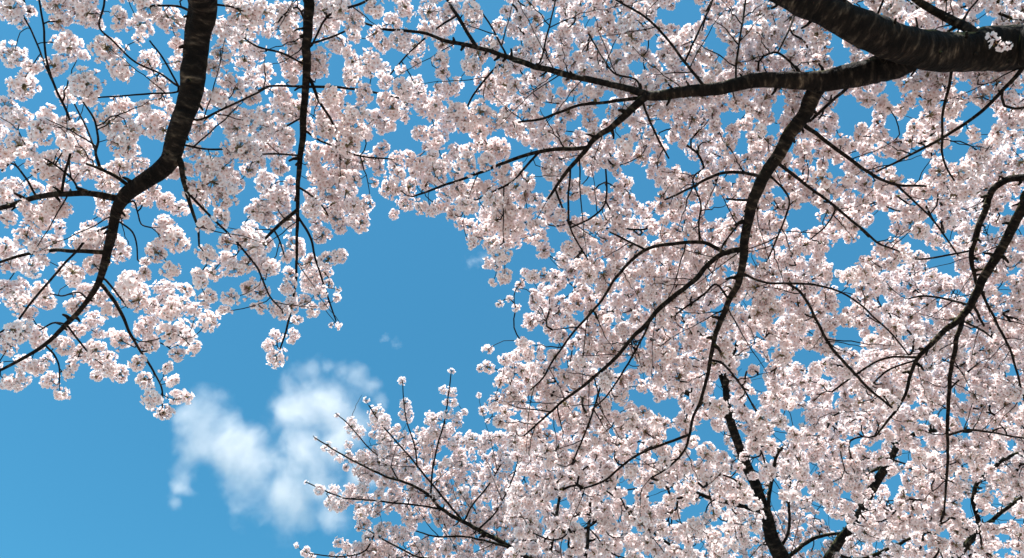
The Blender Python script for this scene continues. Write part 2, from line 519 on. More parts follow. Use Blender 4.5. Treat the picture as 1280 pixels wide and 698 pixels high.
limb('B', 0.2, '634,70,2.6 615,35,2.3 592,0,2 585,-20,1.8')
limb('B', 0.2, '571,20,2.8 543,38,2.4 513,65,2.2 488,93,1.9')
limb('B', 0.4, '927,340,3.4 960,354,3 1010,355,2.8 1048,364,2.6 1073,379,2.5 1095,399,2.4 1115,418,2.2 1135,443,1.8')
limb('B', 0.4, '985,353,3.2 1000,365,3.4 1010,380,3.4 1020,400,3.6 1038,433,3.6 1060,458,3.8 1085,485,3.4 1115,510,2.6')
limb('B', 0.3, '889,450,3.2 903,455,3 925,480,2.6 940,505,2.2')
limb('B', 0.3, '862,544,3.6 820,559,3.4 790,573,3 755,601,2.8 725,612,2.2')
limb('B', 0.3, '912,376,3 895,356,2.6 880,368,2.6 845,393,2.4')
limb('B', 0.3, '940,250,3.4 926,250,3.2 908,249,2.6')
limb('B', 0.3, '800,122,3 795,100,2.6 768,92,2.4 752,70,2.2 740,50,2')
limb('B', 0.2, '715,212,2.8 712,225,2.6 710,255,2.6 713,285,2.4 735,325,2')
limb('B', 0.2, '694,238,2.8 705,265,2.6 712,282,2.4')
limb('B', 0.2, '714,283,2.6 740,272,2.4 757,252,2.4 757,200,2.2')
limb('B', 0.2, '757,252,2.4 768,272,2.2 774,282,1.8')
limb('B', 0.2, '876,302,3 874,280,2.6 876,255,2.4 866,225,2.2 880,210,2')
limb('B', 0.2, '1002,100,3 990,80,2.8 972,66,2.8 955,70,2.4')
limb('B', 0.2, '972,66,2.4 985,40,2.4 994,18,2')
limb('B', 0.3, '900,318,2.6 905,305,2.4 935,265,2.2')
limb('B', 0.5, '958,216,3 985,245,2.6 984,265,2.4 962,320,2.2')
limb('B', 0.3, '1040,255,2.4 1044,262,2.2 1030,285,2 1012,300,1.8')
# --- tree C: the slender bough below the mossy limb
limb('C', 0.5, '1290,240,12.5 1280,257,12 1261,293,11.4 1243,325,11 1228,350,10.4 1216,375,9.4 1201,398,8 1176,418,6.4 1148,447,5 1138,470,4.2 1130,498,3.6 1110,525,2.8 1095,545,2.2', 5.4,
     [(6.3, 2.4, 3.6, .10), (5.4, 2.35, 4.8, .065), (4.4, 2.3, 5.6, .045)])
limb('C', 0.4, '1203,396,6 1193,440,5.4 1187,480,4.8 1184,525,4.2 1185,560,3.6 1182,618,2.8 1180,640,2.2')
limb('C', 0.2, '1147,446,3.2 1110,447,2.8 1085,458,2.6 1040,490,2.2')
limb('C', 0.2, '1143,450,2.6 1110,463,2.4 1088,483,2')
limb('C', 0.3, '1225,357,4 1227,365,3.6 1238,388,3.2 1258,428,3 1266,447,2.8 1280,498,2.6 1290,530,2.2')
limb('C', 0.2, '1216,377,4 1222,392,3.6 1230,408,2.6')
limb('C', 0.3, '1213,380,3.4 1178,373,2.8 1153,370,2.6 1135,374,2')
limb('C', 0.4, '1300,215,10 1280,222,9 1256,226,8 1240,240,7.6 1232,260,7.2 1221,288,7 1215,315,6 1216,338,5 1222,360,3')
limb('C', 0.3, '1214,314,3 1191,318,2.6 1160,323,2.4 1136,324,2')
limb('C', 0.3, '1205,400,3 1225,412,2.6 1240,422,2.2')
limb('C', 0.2, '1186,488,2.6 1204,470,2.2 1222,455,1.9')
limb('C', 0.3, '1185,545,3.4 1210,538,3 1245,542,2.6 1280,548,2.2')
# --- tree D: the two-stemmed tree rising behind
limb('D', 0.4, '1000,760,24 975,693,20 965,673,17 957,641,13.5 946,611,13 933,581,12.5 923,556,10.5 912,523,10 907,485,7.4 910,458,6.6 924,425,5.6 940,390,4.6 944,360,3.4', 8.4,
     [(3.1, 7.2, 3.2, .15)])
limb('D', 0.3, '912,525,8 893,510,7 870,497,6.4 853,488,6 838,475,6 815,455,5.6 798,438,4 780,425,2.6')
limb('D', 0.3, '905,490,6 890,440,6 870,414,6 848,394,5.4 838,380,3')
limb('D', 0.2, '953,640,6 916,630,5.4 888,623,4.8 861,613,4.2 836,603,3.6 828,593,3 830,570,2.4')
limb('D', 0.2, '967,675,6 961,628,5 965,598,4.6 972,568,4.2 980,558,3.4')
limb('D', 0.2, '973,690,4 986,663,3.6 986,623,3.4 990,581,3 992,553,3 1023,528,2.6 1043,523,2.2')
limb('D', -0.4, '1000,762,15 1035,700,12 1045,683,11 1073,646,10.5 1085,621,11 1095,603,11 1108,583,10 1120,561,8 1128,549,6 1155,541,4.8 1180,538,4.2 1226,540,3.4 1260,536,2.6')
limb('D', 0.2, '978,700,5 1018,673,4.4 1055,666,4 1090,663,3.2')
limb('D', 0.1, '1040,692,5 1070,700,4.6 1100,691,4.2 1138,673,3.4')
limb('D', -0.5, '1000,765,14 1100,740,12 1180,710,10 1222,658,6.4 1217,628,5.6 1220,608,5 1230,594,4.2 1238,587,3')
limb('D', -0.2, '1205,690,7 1230,658,5 1256,638,4.4 1280,618,4 1310,600,3')
limb('D', -0.2, '1228,598,5 1240,587,5 1251,576,5 1280,564,4.2 1310,550,3')
limb('D', 0.2, '1112,578,4 1090,590,3.6 1075,600,3')
limb('D', 0.2, '1122,558,4 1108,545,3.4 1105,530,3 1110,512,2.4')
# --- tree F: fine branches reaching up past the cloud
limb('F', 0.5, '720,735,11 660,698,8 640,685,7 596,661,6.2 551,636,5 536,619,4.4 506,603,3.8 483,596,3.2 445,578,2.8 420,564,2.4 393,547,1.8', 7.3,
     [(1.0, 6.6, 3.0, .10), (0.9, 6.6, 4.1, .06)])
limb('F', 0.3, '553,638,3.4 531,633,3 495,629,2.8 460,625,2.6 428,622,2.4 383,603,1.8')
limb('F', 0.3, '580,650,3.4 538,603,3 505,563,2.6 475,528,2.4 461,507,1.8')
limb('F', 0.2, '537,620,3 541,588,2.8 548,553,2.6 556,525,2.4 564,466,1.7')
limb('F', 0.2, '581,650,3 591,631,3 611,606,2.6 626,581,2')
limb('F', 0.2, '640,684,4 621,680,3.6 581,671,3 546,671,2.6 520,664,2')
limb('F', 0.2, '662,699,4 600,702,3.6 525,697,3 505,688,2.8 485,678,2.4 462,664,2')
limb('F', 0.4, '720,735,7 690,700,5.4 695,648,4.8 701,616,4 708,602,3')
limb('F', 0.2, '701,618,3 694,600,2.8 678,578,2.2')
limb('F', 0.2, '694,648,3 684,630,2.6 674,611,2.2')
limb('F', 0.4, '722,735,7 732,698,5.6 737,636,4.6 741,610,3.4 752,580,2.4')
limb('F', 0.5, '725,737,7 860,700,4.4 826,673,4 800,651,3.8 780,631,3.4 753,610,2.6')
limb('F', 0.2, '520,583,2.6 519,560,2.4 507,520,2 503,476,1.5')
limb('F', 0.2, '497,600,2.4 486,580,2.2 463,562,2 435,530,1.8 421,518,1.4')
limb('F', 0.2, '600,660,3 620,640,2.6 640,600,2.4 648,575,2')
limb('F', 0.1, '455,690,2.4 420,696,2 388,692,1.8')

# ------------------------------------------------------------------ traced blossoms (per 320x175 px tile, in 1/4 px)
TS = 3.9875
TILES = {
 (0, 0): """60,50,65 100,110,35 280,20,60 290,110,50 400,40,75 440,70,70 590,90,55 700,130,60 740,30,70 850,100,70 890,220,45 885,310,45 70,280,62
 160,330,46 330,230,80 270,330,60 400,280,40 120,430,70 430,420,80 340,480,55 450,490,36 530,240,75 600,350,66 740,310,62 30,540,60 100,600,60 250,590,70
 200,650,66 360,640,76 540,610,76 600,540,66 640,650,66 760,620,80 720,530,42 800,490,46 790,420,46 850,540,38 820,650,46 1110,160,66 1100,280,62
 1060,340,46 1200,60,76 1240,130,56 1200,200,76 1220,300,62 1130,400,50 1250,390,56 1180,440,56 1090,490,56 1020,500,46 1150,580,70 1250,480,46 1000,620,66
 1180,640,66 1240,600,56 990,670,46 1160,20,46 480,110,46 0,660,46 330,100,36 200,-60,60 450,-50,60 620,-40,60 -60,560,60 -40,640,55 690,200,22 150,60,40""",
 (320, 0): """30,60,66 120,60,56 60,150,46 150,150,66 200,60,56 340,120,76 330,60,56 420,50,56 400,10,66 490,100,52 490,170,42 590,40,50 590,170,46
 680,115,46 630,220,46 720,200,70 790,230,56 795,310,32 720,350,26 740,40,56 860,60,56 930,130,70 850,150,46 930,220,46 970,60,56 1080,110,56 1080,50,56
 1210,130,42 1250,60,38 920,300,46 930,360,42 975,435,62 905,445,26 1100,260,66 1070,330,56 1180,230,56 1150,420,66 1230,340,56 1200,480,56 1250,430,56
 1000,560,66 1050,620,56 950,610,56 1120,560,56 1210,600,56 1260,560,46 400,220,56 450,260,36 200,220,56 230,310,50 150,290,56 310,290,62 300,350,56 50,350,42
 10,260,46 20,420,38 110,480,66 200,540,66 150,560,56 180,350,46 180,400,36 480,310,46 560,320,70 630,340,46 480,390,60 640,400,46 735,440,58 800,420,46
 640,490,46 820,470,46 540,470,56 390,480,76 300,500,40 370,560,56 680,540,66 500,560,56 590,590,56 740,580,36 760,510,46 890,540,62 830,530,46 660,630,44
 450,580,56 620,640,36 480,650,76 400,640,50 540,660,46 350,650,56 330,590,46 260,620,46 100,640,56 40,570,56 150,680,56 30,650,56 820,660,46 890,680,56
 1120,650,56 700,-50,60 900,-40,60 300,-40,60""",
 (0, 175): """100,30,76 30,60,56 10,110,46 390,60,82 330,20,56 250,130,80 180,110,46 270,180,46 380,170,56 440,150,46 540,190,66 600,130,56 690,120,56 640,40,56
 590,20,56 60,235,60 20,270,46 170,240,48 290,250,50 30,310,46 120,330,36 560,240,40 40,390,46 250,330,66 320,350,46 270,340,56 200,400,66 300,440,36 180,370,56
 130,480,58 260,510,56 190,530,56 30,540,56 160,630,56 90,600,52 50,620,46 220,600,26 360,660,62 390,500,46 440,430,36 500,500,62 450,480,46 420,520,36 530,360,56
 580,520,50 600,570,46 620,380,36 470,620,56 500,600,46 310,640,36 650,690,46 720,300,46 760,250,46 830,310,56 800,290,36 900,340,46 870,150,52 930,150,46 960,60,46
 820,430,56 870,500,62 810,510,36 780,560,54 850,650,54 725,610,22 720,660,36 1040,120,70 1110,140,56 1190,40,76 1250,60,56 1060,210,66 1160,210,66 1120,280,66
 980,250,56 1000,300,56 1110,380,54 1020,420,48 1050,440,26 1260,360,46 1030,570,50 1130,510,46 1230,490,66 1250,440,46 1130,590,46 1170,640,56 1230,620,56
 990,680,46 1060,660,46 680,300,36 1260,540,56 1240,150,46 642,545,10 -60,100,60 -70,300,60 -60,520,60 520,300,40""",
 (320, 175): """120,40,76 40,30,56 10,110,46 120,130,46 50,210,66 170,210,36 300,60,56 290,110,46 370,60,56 460,20,76 430,80,56 530,110,56 600,100,46 625,45,42
 615,150,32 590,215,22 690,130,42 700,85,46 765,90,42 715,170,38 785,170,22 660,240,50 700,240,46 760,240,56 745,320,48 690,370,30 825,335,42 875,360,32 850,225,38
 820,130,56 840,180,46 935,115,50 880,85,38 900,160,56 860,40,36 900,10,46 310,180,52 380,160,46 450,120,66 430,180,46 490,200,50 370,250,66 450,260,56 290,290,56
 100,300,76 140,270,56 30,350,66 60,400,46 160,400,56 280,340,56 380,320,46 420,330,46 490,330,46 545,325,44 520,415,54 480,390,40 400,390,56 420,435,38 330,475,50
 300,420,36 350,370,46 30,520,66 10,490,36 190,530,66 150,590,36 60,630,56 20,600,46 415,580,42 360,600,46 270,610,46 340,660,46 280,670,56 170,670,36
 990,60,46 1060,50,46 1050,120,56 1010,160,46 950,270,46 920,330,46 985,370,42 1010,250,56 1060,270,66 1020,415,34 1065,430,40 1050,330,56 1100,480,44 1075,515,32
 1150,370,56 1150,110,46 1120,20,46 1180,40,56 1220,50,56 1230,160,56 1150,450,56 1200,400,56 1220,300,66 1180,520,54 1220,580,54 1160,620,34 1200,630,26 1250,450,56
 1240,680,42 1100,240,46 1160,240,46 1180,300,56 1250,220,46 1250,360,56 1250,520,46""",
 (0, 350): """370,0,42 80,60,80 20,40,46 220,90,66 150,170,42 100,120,56 200,50,46 440,70,64 380,130,52 500,90,46 550,150,52 470,200,52 380,250,52 650,50,80 690,100,56
 640,30,56 820,60,66 925,45,42 850,150,66 760,130,46 890,120,56 970,150,46 1030,90,54 1120,160,36 1040,200,54 1155,90,42 1240,45,50 1000,10,36 1265,130,16
 100,260,66 60,250,46 190,290,56 40,340,46 10,290,36 320,330,46 270,310,36 490,270,30 550,260,20 600,300,54 740,220,60 720,250,46 750,320,54 720,340,36 840,270,54
 900,260,62 930,290,46 880,370,44 960,340,44 400,360,46 480,350,56 540,380,44 430,390,36 510,420,62 480,480,34 600,470,50 550,450,44 690,415,46 130,420,56 180,440,46
 230,400,34 90,500,58 40,510,34 10,530,16 250,500,44 300,565,44 360,420,36 345,470,34 825,435,36 855,500,42 720,500,44 760,590,54 880,580,44 935,585,30 815,660,46
 -60,80,60 -60,300,50 -50,430,50""",
 (320, 350): """20,60,44 25,140,30 270,20,62 160,30,44 180,70,26 320,60,40 335,125,32 365,20,26 410,50,16 400,90,20 240,110,40 280,150,40 120,150,54 170,130,44
 205,200,30 185,280,42 105,280,36 65,325,40 100,390,46 410,230,20 375,225,10 1180,10,18 1230,15,18 1265,95,16 1215,120,18 1155,345,26 1160,435,36 1120,440,22 1240,400,36
 1250,480,46 1220,510,36 1190,620,46 1130,655,26 1260,590,46 1110,575,15 1240,660,46 975,455,18 730,505,22 550,600,17 405,675,10 600,670,44 640,700,36 745,615,36
 750,670,36 935,545,22 975,560,27 945,605,22 985,615,27 870,685,32 920,680,27 960,670,27 1010,680,27 1040,660,22 470,695,17""",
 (640, 350): """90,210,44 100,70,30 40,20,24 50,310,36 20,140,22 110,110,26 30,40,22""",
 (320, 523): """300,100,10 340,150,18 380,165,27 415,200,22 360,130,16 450,245,22 460,130,22 460,175,18 250,320,10 315,355,32 390,360,38 370,420,36 410,430,42 465,360,36
 440,420,32 550,275,27 530,350,32 200,635,15 250,670,27 280,690,22 410,620,27 450,635,27 500,640,27 380,680,18 415,690,18 475,40,36 510,70,32 580,80,22 600,20,36 650,20,26
 705,45,22 640,100,40 680,150,36 820,70,40 880,10,36 890,70,36 840,120,36 1000,20,32 970,50,27 1155,15,12 1210,20,36 1250,30,36 1215,90,32 1150,110,56 1080,110,46
 1015,185,46 950,215,27 980,120,22 520,485,36 540,530,40 560,600,36 510,550,17 620,560,44 660,535,18 600,475,26 570,220,36 620,220,44 690,220,36 530,190,36
 640,640,30 540,640,32 590,660,36""",
}
# gaps where the sky shows between the blossoms: centre and half-axes, same tiles and units
GAPS = {
 (640, 0): """880,60,70,70 1000,170,40,60 520,240,50,40 380,110,30,40 230,400,40,40 770,90,30,50 620,340,30,40 690,230,40,30 480,470,30,20 540,650,60,30 300,500,40,20
 180,560,30,40 1090,580,60,40 740,630,40,30 200,110,40,60 10,220,30,20 430,560,40,30 1200,110,30,20 340,600,30,30 1050,250,20,60 20,570,40,30 280,650,30,40""",
 (960, 0): """350,270,50,60 470,20,30,30 700,130,40,30 1070,100,40,50 920,140,30,20 540,230,50,25 400,540,60,80 340,170,40,30 620,440,40,50 980,440,40,40 1030,570,90,60
 500,590,30,40 640,640,50,40 720,560,40,40 60,520,30,50 30,640,30,40 380,660,50,40 1270,450,15,40 200,380,30,20 1080,620,50,60""",
 (640, 175): """600,150,50,40 660,250,60,70 450,200,60,50 340,330,60,40 150,230,40,50 230,500,40,60 700,490,30,30 60,570,70,60 1050,330,50,40 800,80,50,60 900,130,40,40
 1140,20,40,40 1100,200,20,30 100,110,40,70 1080,650,20,20 320,150,40,50 720,390,20,30 640,440,20,40 1220,580,25,25 40,40,50,30 190,600,30,30 990,370,20,20
 130,640,20,20 390,360,40,30""",
 (960, 175): """560,440,60,80 480,520,60,60 380,580,80,60 180,390,80,70 740,130,60,80 860,610,70,60 930,60,60,80 330,170,40,50 560,90,40,30 1190,340,30,40 700,480,20,40
 230,110,20,40 1250,60,30,30 900,480,40,30 780,530,40,30 60,270,50,20 440,80,30,20 660,170,30,30 1260,450,20,20 1110,440,20,30 820,400,30,30 1230,640,20,30
 460,270,20,15 100,30,20,20""",
 (640, 350): """330,190,40,20 570,180,15,15 670,150,10,12 620,320,40,25 300,365,15,10 270,430,15,12 200,330,50,20 850,220,20,40 905,380,15,15 640,590,70,40 770,640,60,50
 1030,540,20,60 1210,380,30,40 1150,440,30,50 1170,120,20,20 1240,290,20,15 1200,610,40,40 1230,520,30,50 540,450,40,25 650,490,25,20 100,600,20,20 520,640,40,30
 1030,155,20,20 850,160,25,15 1110,340,20,25 20,680,30,30 270,50,30,20 1100,130,20,20 600,420,30,30 1260,440,20,30 130,270,40,50 20,250,70,90""",
 (960, 350): """200,380,80,40 370,110,25,40 380,280,60,50 440,330,60,30 570,90,25,20 400,50,50,25 60,90,15,15 215,260,20,20 835,100,30,15 1170,60,30,20 880,670,40,25
 20,360,20,25 1230,460,30,25 340,590,20,20 190,590,15,15 820,215,15,15 1250,610,20,15 540,260,20,20 130,660,60,20 340,10,30,20 300,480,20,20 740,630,25,15
 1030,260,20,20 30,190,20,20 970,580,25,25 930,60,30,15 680,290,20,15""",
 (640, 523): """1000,110,60,40 950,60,30,50 910,200,30,30 820,70,30,25 790,110,30,50 630,130,15,20 620,220,30,20 600,400,30,30 720,380,50,40 900,470,50,40 850,490,20,40
 800,510,30,20 470,405,20,12 270,420,20,40 210,415,15,15 300,95,12,18 420,65,15,12 480,75,12,12 340,380,12,10 260,630,30,30 350,520,20,30 410,540,20,20 530,510,20,20
 620,560,30,25 940,640,25,25 1020,520,30,20 1110,280,25,15 1210,210,20,40 1040,580,15,20 560,330,40,25 440,600,20,20 560,660,20,15 215,50,12,12 5,260,20,20
 60,310,30,12 1150,90,20,30 1070,170,20,20 970,20,20,20 540,690,20,10 650,690,20,10 960,430,15,20 150,530,10,30 700,180,20,20""",
 (960, 523): """50,90,50,25 40,420,30,50 630,340,40,40 610,420,25,15 680,200,30,25 770,130,20,10 430,110,40,25 540,140,30,30 960,70,60,20 770,20,30,20 720,380,20,15
 1000,440,50,40 1130,400,30,40 1130,500,90,30 1260,520,20,20 550,630,30,20 890,590,40,20 1170,590,30,15 1200,670,60,20 240,630,30,25 340,535,50,25 270,490,20,20
 180,370,20,20 230,260,25,20 390,390,25,20 50,330,20,30 1060,350,30,20 240,440,20,20 800,650,25,15 670,280,30,20 1210,130,30,15 980,230,20,15 740,240,10,10
 460,640,25,12 10,200,25,20 130,20,40,20 340,20,15,12 980,10,20,12 540,270,15,10""",
 (320, 523): """640,510,95,40 740,640,30,20 850,570,60,30 960,180,40,30 740,350,20,20 560,130,30,20 1110,220,20,20 1190,150,20,20 880,540,50,20 580,350,20,20 950,260,20,15""",
}


def rows(txt):
    return [tuple(float(v) for v in t.split(',')) for t in txt.split()]


# ------------------------------------------------------------------ trees
TREES = {
 'A': ((-1.95, -2.6), 'cherry tree with dark bough curving down into open sky, loose large balls of pale blossom'),
 'B': ((5.2, 0.2), 'cherry tree with the thickest mossy forked limb and long arching branches in dense blossom'),
 'C': ((6.9, 2.5), 'cherry tree with slender bare-barked forked bough drooping below the thick mossy limb'),
 'D': ((3.35, 7.3), 'taller cherry tree with two slim upright stems half hidden behind a mass of small blossom'),
 'F': ((1.1, 6.6), 'cherry tree with fine straight branches whose blossoming tips reach up beside the white cloud'),
}
roots = {}
paths = {k: [] for k in TREES}        # resampled limbs: P, r, pixel x, y, depth


def tree_root(key):
    (x, y), label = TREES[key]
    o = bpy.data.objects.new('cherry_tree', None)
    o.location = (x, y, 0)
    o.empty_display_size = 0.3
    o['label'] = label
    o['category'] = 'tree'
    o['group'] = 'cherry trees in full blossom'
    col.objects.link(o)
    roots[key] = o
    return np.array([x, y, 0.0])


def add_tube(key, name, P, r, sides, rough, mat, seed):
    knots = []
    if sides >= 18:
        Lt = float(np.linalg.norm(np.diff(P, axis=0), axis=1).sum())
        for _ in range(int(Lt / 0.16)):
            knots.append((seed * 7.3 + float(rng.uniform(0, Lt)), float(rng.uniform(0, 6.28)), float(rng.uniform(-0.07, 0.22)), float(rng.uniform(0.35, 0.9))))
    V, Fc, B = tube_data(P, r, sides, rough, seed, knots)
    me = mesh_from(name, V - np.array(roots[key].location), Fc, B)
    return link(name, me, roots[key], mat)


def nearest_on(key, x, y):
    best = (1e9, None, None)
    for P, r, X, Y, D in paths[key]:
        q = (X - x) ** 2 + (Y - y) ** 2
        q = np.where(D > 0.5, q, 1e12)
        i = int(q.argmin())
        if q[i] < best[0]:
            best = (q[i], P[i], D[i])
    return best


seed = 0
for tree, dd, pts, d0, pre in LIMBS:
    seed += 1
    if tree not in roots:
        base = tree_root(tree)
        # trunk from the ground to the fork (out of the photograph's frame)
        f = np.array(pre[0][:3]); fr = pre[0][3]
        b0 = base + np.array([0, 0, -0.15])
        mid = base * 0.55 + f * 0.45 + np.array([0.05, -0.04, 0])
        TP, TR = spline([b0, base + np.array([0, 0, 0.18]), base * 0.8 + f * 0.2, mid, f], [fr * 2.0, fr * 1.5, fr * 1.28, fr * 1.12, fr * 1.02], 0.07)
        add_tube(tree, 'trunk', TP, TR, 28, 0.10, M_BARK, seed)
    xs = np.array([p[0] for p in pts]); ys = np.array([p[1] for p in pts]); ws = np.array([p[2] for p in pts]) * (0.82 if tree == 'F' else 1.0)
    s = np.concatenate([[0], np.cumsum(np.hypot(np.diff(xs), np.diff(ys)))]); s /= s[-1]
    P0 = []
    if d0 is None:
        _, pp, dpar = nearest_on(tree, xs[0], ys[0])
        d0_ = dpar
        P0 = [pp]
    else:
        d0_ = d0
    D = d0_ + dd * s + 0.05 * np.sin(s * 9 + seed) * (s > 0)
    P = [px3(x, y, d) for x, y, d in zip(xs, ys, D)]
    r = [0.5 * w * d / F for w, d in zip(ws, D)]
    if pre:
        P0 = [np.array(q[:3]) for q in pre]
        r = [q[3] for q in pre] + r
        P = P0 + P
    elif P0:
        if np.linalg.norm(P[0] - P0[0]) < max(0.02, r[0]):
            P[0] = P0[0]
        else:
            P = P0 + P; r = [r[0] * 1.15] + r
    step = float(np.clip(np.mean(r) * 0.7, 0.02, 0.05))
    Q, q_r = spline(P, r, step)
    # small kinks, as at buds and old scars
    if len(Q) > 4:
        ker = rng.normal(0, 1, Q.shape)
        for _ in range(3):
            ker[1:-1] = (ker[:-2] + ker[1:-1] + ker[2:]) / 3
        fade = np.minimum(1, np.minimum(np.arange(len(Q)), np.arange(len(Q))[::-1]) / 4.0)[:, None]
        Q = Q + ker * fade * np.minimum(0.006, 0.35 * q_r[:, None])
        q_r = q_r * (1 + 0.035 * ker[:, 0])
    big = float(np.max(r))
    sides = 32 if big > 0.06 else 18 if big > 0.03 else 10 if big > 0.012 else 7
    add_tube(tree, 'branch', Q, q_r, sides, 0.19 if big > 0.03 else 0.10, M_BARK if big > 0.012 else M_TWIG, seed)
    X, Y, Dq = to_px(Q)
    paths[tree].append((Q, q_r, X, Y, Dq))
    # short spurs and knots on the thicker limbs
    if big > 0.018:
        L = len(Q)
        for i in range(6, L - 3, 1):
            if q_r[i] < 0.012 or Dq[i] < 1 or not (-60 < X[i] < 1340 and -60 < Y[i] < 760) or rng.random() > 0.5 * step / 0.05:
                continue
            t = Q[i] - Q[i - 1]; t /= np.linalg.norm(t)
            v = rng.normal(0, 1, 3); v -= t * (v @ t); v /= np.linalg.norm(v)
            ln = float(rng.uniform(0.02, 0.07)) + 0.15 * float(q_r[i]); rr = float(rng.uniform(0.005, 0.011))
            a = Q[i] + v * q_r[i] * 0.8
            SP = np.array([a, a + v * ln * 0.5 + t * ln * 0.1, a + v * ln * 0.9 + t * ln * 0.35])
            add_tube(tree, 'spur', SP, np.array([rr * 1.5, rr, rr * 0.7]), 7, 0.1, M_BARK, float(i))

# ------------------------------------------------------------------ where the blossoms hang
targets = {k: [] for k in TREES}       # (x, y, z, radius in m)
allpts = []
for k in TREES:
    for P, r, X, Y, D in paths[k]:
        ok = (D > 1)
        for x, y, d in zip(X[ok][::2], Y[ok][::2], D[ok][::2]):
            allpts.append((x, y, d, 'ABCDF'.index(k)))
allpts = np.array(allpts)
KEYS = 'ABCDF'


def behind_limbs(k, x, y, rp, d, rm):
    """blossoms that would sit in the way of a thick limb hang behind it"""
    for P, r, X, Y, D in paths[k]:
        w = r * F / np.maximum(D, 0.5)
        hit = (np.hypot(X - x, Y - y) < w + rp * 0.8) & (D > 1) & (w > 2.2)
        if hit.any():
            d = max(d, float((D + r)[hit].max()) + rm * 0.9)
    return d


def nearest_tree(x, y, allowed):
    m = np.isin(allpts[:, 3], [KEYS.index(c) for c in allowed])
    A = allpts[m]
    q = (A[:, 0] - x) ** 2 + (A[:, 1] - y) ** 2
    i = int(q.argmin())
    return KEYS[int(A[i, 3])], A[i, 2], math.sqrt(q[i])


placed = []
for (tx, ty), txt in TILES.items():
    for X, Y, Rr in rows(txt):
        x, y, rp = tx + X / TS, ty + Y / TS, 1.06 * Rr / TS
        if tx < 320 or (x < 470 and y < 460):
            al = 'A'
        elif (y > 470 and x < 645) or (y > 452 and x < 582) or ty == 523:
            al = 'F'
        elif x < 505:
            al = 'AB'
        else:
            al = 'B'
        if al == 'F' and x > 585 and y < 540:
            al = 'BF'
        k, d, _ = nearest_tree(x, y, al)
        d += float(rng.normal(0.10, 0.13))
        if rng.random() > 0.06:
            d = behind_limbs(k, x, y, rp, d, rp * d / F)
        targets[k].append((*px3(x, y, d), rp * d / F))
        placed.append((x, y, rp))

gaps = []
for (tx, ty), txt in GAPS.items():
    for X, Y, a, b in rows(txt):
        gaps.append((tx + X / TS, ty + Y / TS, a / TS, b / TS))
gaps = np.array(gaps)


def in_poly(x, y, poly):
    c = False
    j = len(poly) - 1
    for i in range(len(poly)):
        xi, yi = poly[i]; xj, yj = poly[j]
        if (yi > y) != (yj > y) and x < (xj - xi) * (y - yi) / (yj - yi) + xi:
            c = not c
        j = i
    return c


tk = []
for P, r, X, Y, D in paths['D']:
    w = 2 * r * F / np.maximum(D, 0.5)
    for x, y, ww, d in zip(X, Y, w, D):
        if ww > 7.2 and d > 2 and y < 720:
            tk.append((x, y, ww))
for key in 'DF':
    for P, r, X, Y, D in paths[key]:
        w = 2 * r * F / np.maximum(D, 0.5)
        for x, y, ww, d in zip(X, Y, w, D):
            if 3.4 < ww <= 7.2 and d > 2 and 560 < y < 720 and x > 655 and rng.random() < 0.75:
                tk.append((x, y, ww))
TRUNKS = np.array(tk)


def fill(poly, allowed, rmin, rmax, spacing, tries, dshift=0.0, djit=0.25, margin=0.62, trunks=None, start=()):
    xs_ = [p[0] for p in poly]; ys_ = [p[1] for p in poly]
    got = list(start)
    arr = np.array(got) if got else np.zeros((0, 3))
    for _ in range(tries):
        x = rng.uniform(min(xs_), max(xs_)); y = rng.uniform(min(ys_), max(ys_))
        if not in_poly(x, y, poly):
            continue
        k, d, far = nearest_tree(x, y, allowed)
        if far > 130:
            continue
        d = d + dshift + float(abs(rng.normal(0, djit))) - (0.12 if rng.random() < 0.10 else -0.07)
        rm = float(rng.uniform(rmin, rmax)); rp = rm * F / d
        g = ((x - gaps[:, 0]) / (gaps[:, 2] + margin * rp)) ** 2 + ((y - gaps[:, 1]) / (gaps[:, 3] + margin * rp)) ** 2
        if g.min() < 1:
            continue
        if trunks is not None and y > 380 and rng.random() < 0.88 and (np.hypot(trunks[:, 0] - x, trunks[:, 1] - y) < trunks[:, 2] * 0.5 + rp * 0.75).any():
            continue
        if len(arr) and (np.hypot(arr[:, 0] - x, arr[:, 1] - y) < spacing * (arr[:, 2] + rp)).any():
            continue
        arr = np.vstack([arr, (x, y, rp)])
        if rng.random() > 0.05:
            d = behind_limbs(k, x, y, rp, d, rm)
        targets[k].append((*px3(x, y, d), rm))
    return arr


RIGHT = [(640, -60), (1360, -60), (1360, 770), (640, 770), (640, 470), (641, 440), (655, 418), (670, 395), (682, 375), (672, 358), (660, 345), (646, 330), (640, 300)]
LOWR = [(780, 320), (1360, 300), (1360, 790), (690, 790), (690, 560), (720, 470)]
FPOLY = [(476, 532), (520, 548), (558, 535), (575, 548), (600, 552), (640, 535), (680, 560), (790, 590), (830, 790), (420, 790), (424, 694), (440, 685), (480, 678), (490, 666), (452, 640), (434, 622), (450, 604), (446, 586), (436, 570), (470, 560)]
TOPL = [(-90, -110), (640, -110), (640, -8), (-90, -8)]
front = fill(RIGHT, 'BC', 0.044, 0.076, 0.60, 17000, margin=0.46, trunks=TRUNKS)
fill(RIGHT, 'BC', 0.036, 0.060, 0.78, 6000, dshift=0.5, djit=0.3, margin=0.66, trunks=TRUNKS)
fill(LOWR, 'D', 0.045, 0.070, 0.70, 14000, djit=0.4, margin=0.70)
fill(FPOLY, 'F', 0.045, 0.072, 0.52, 9000, djit=0.3, margin=0.45)
fill(TOPL, 'AB', 0.045, 0.07, 0.8, 1500)


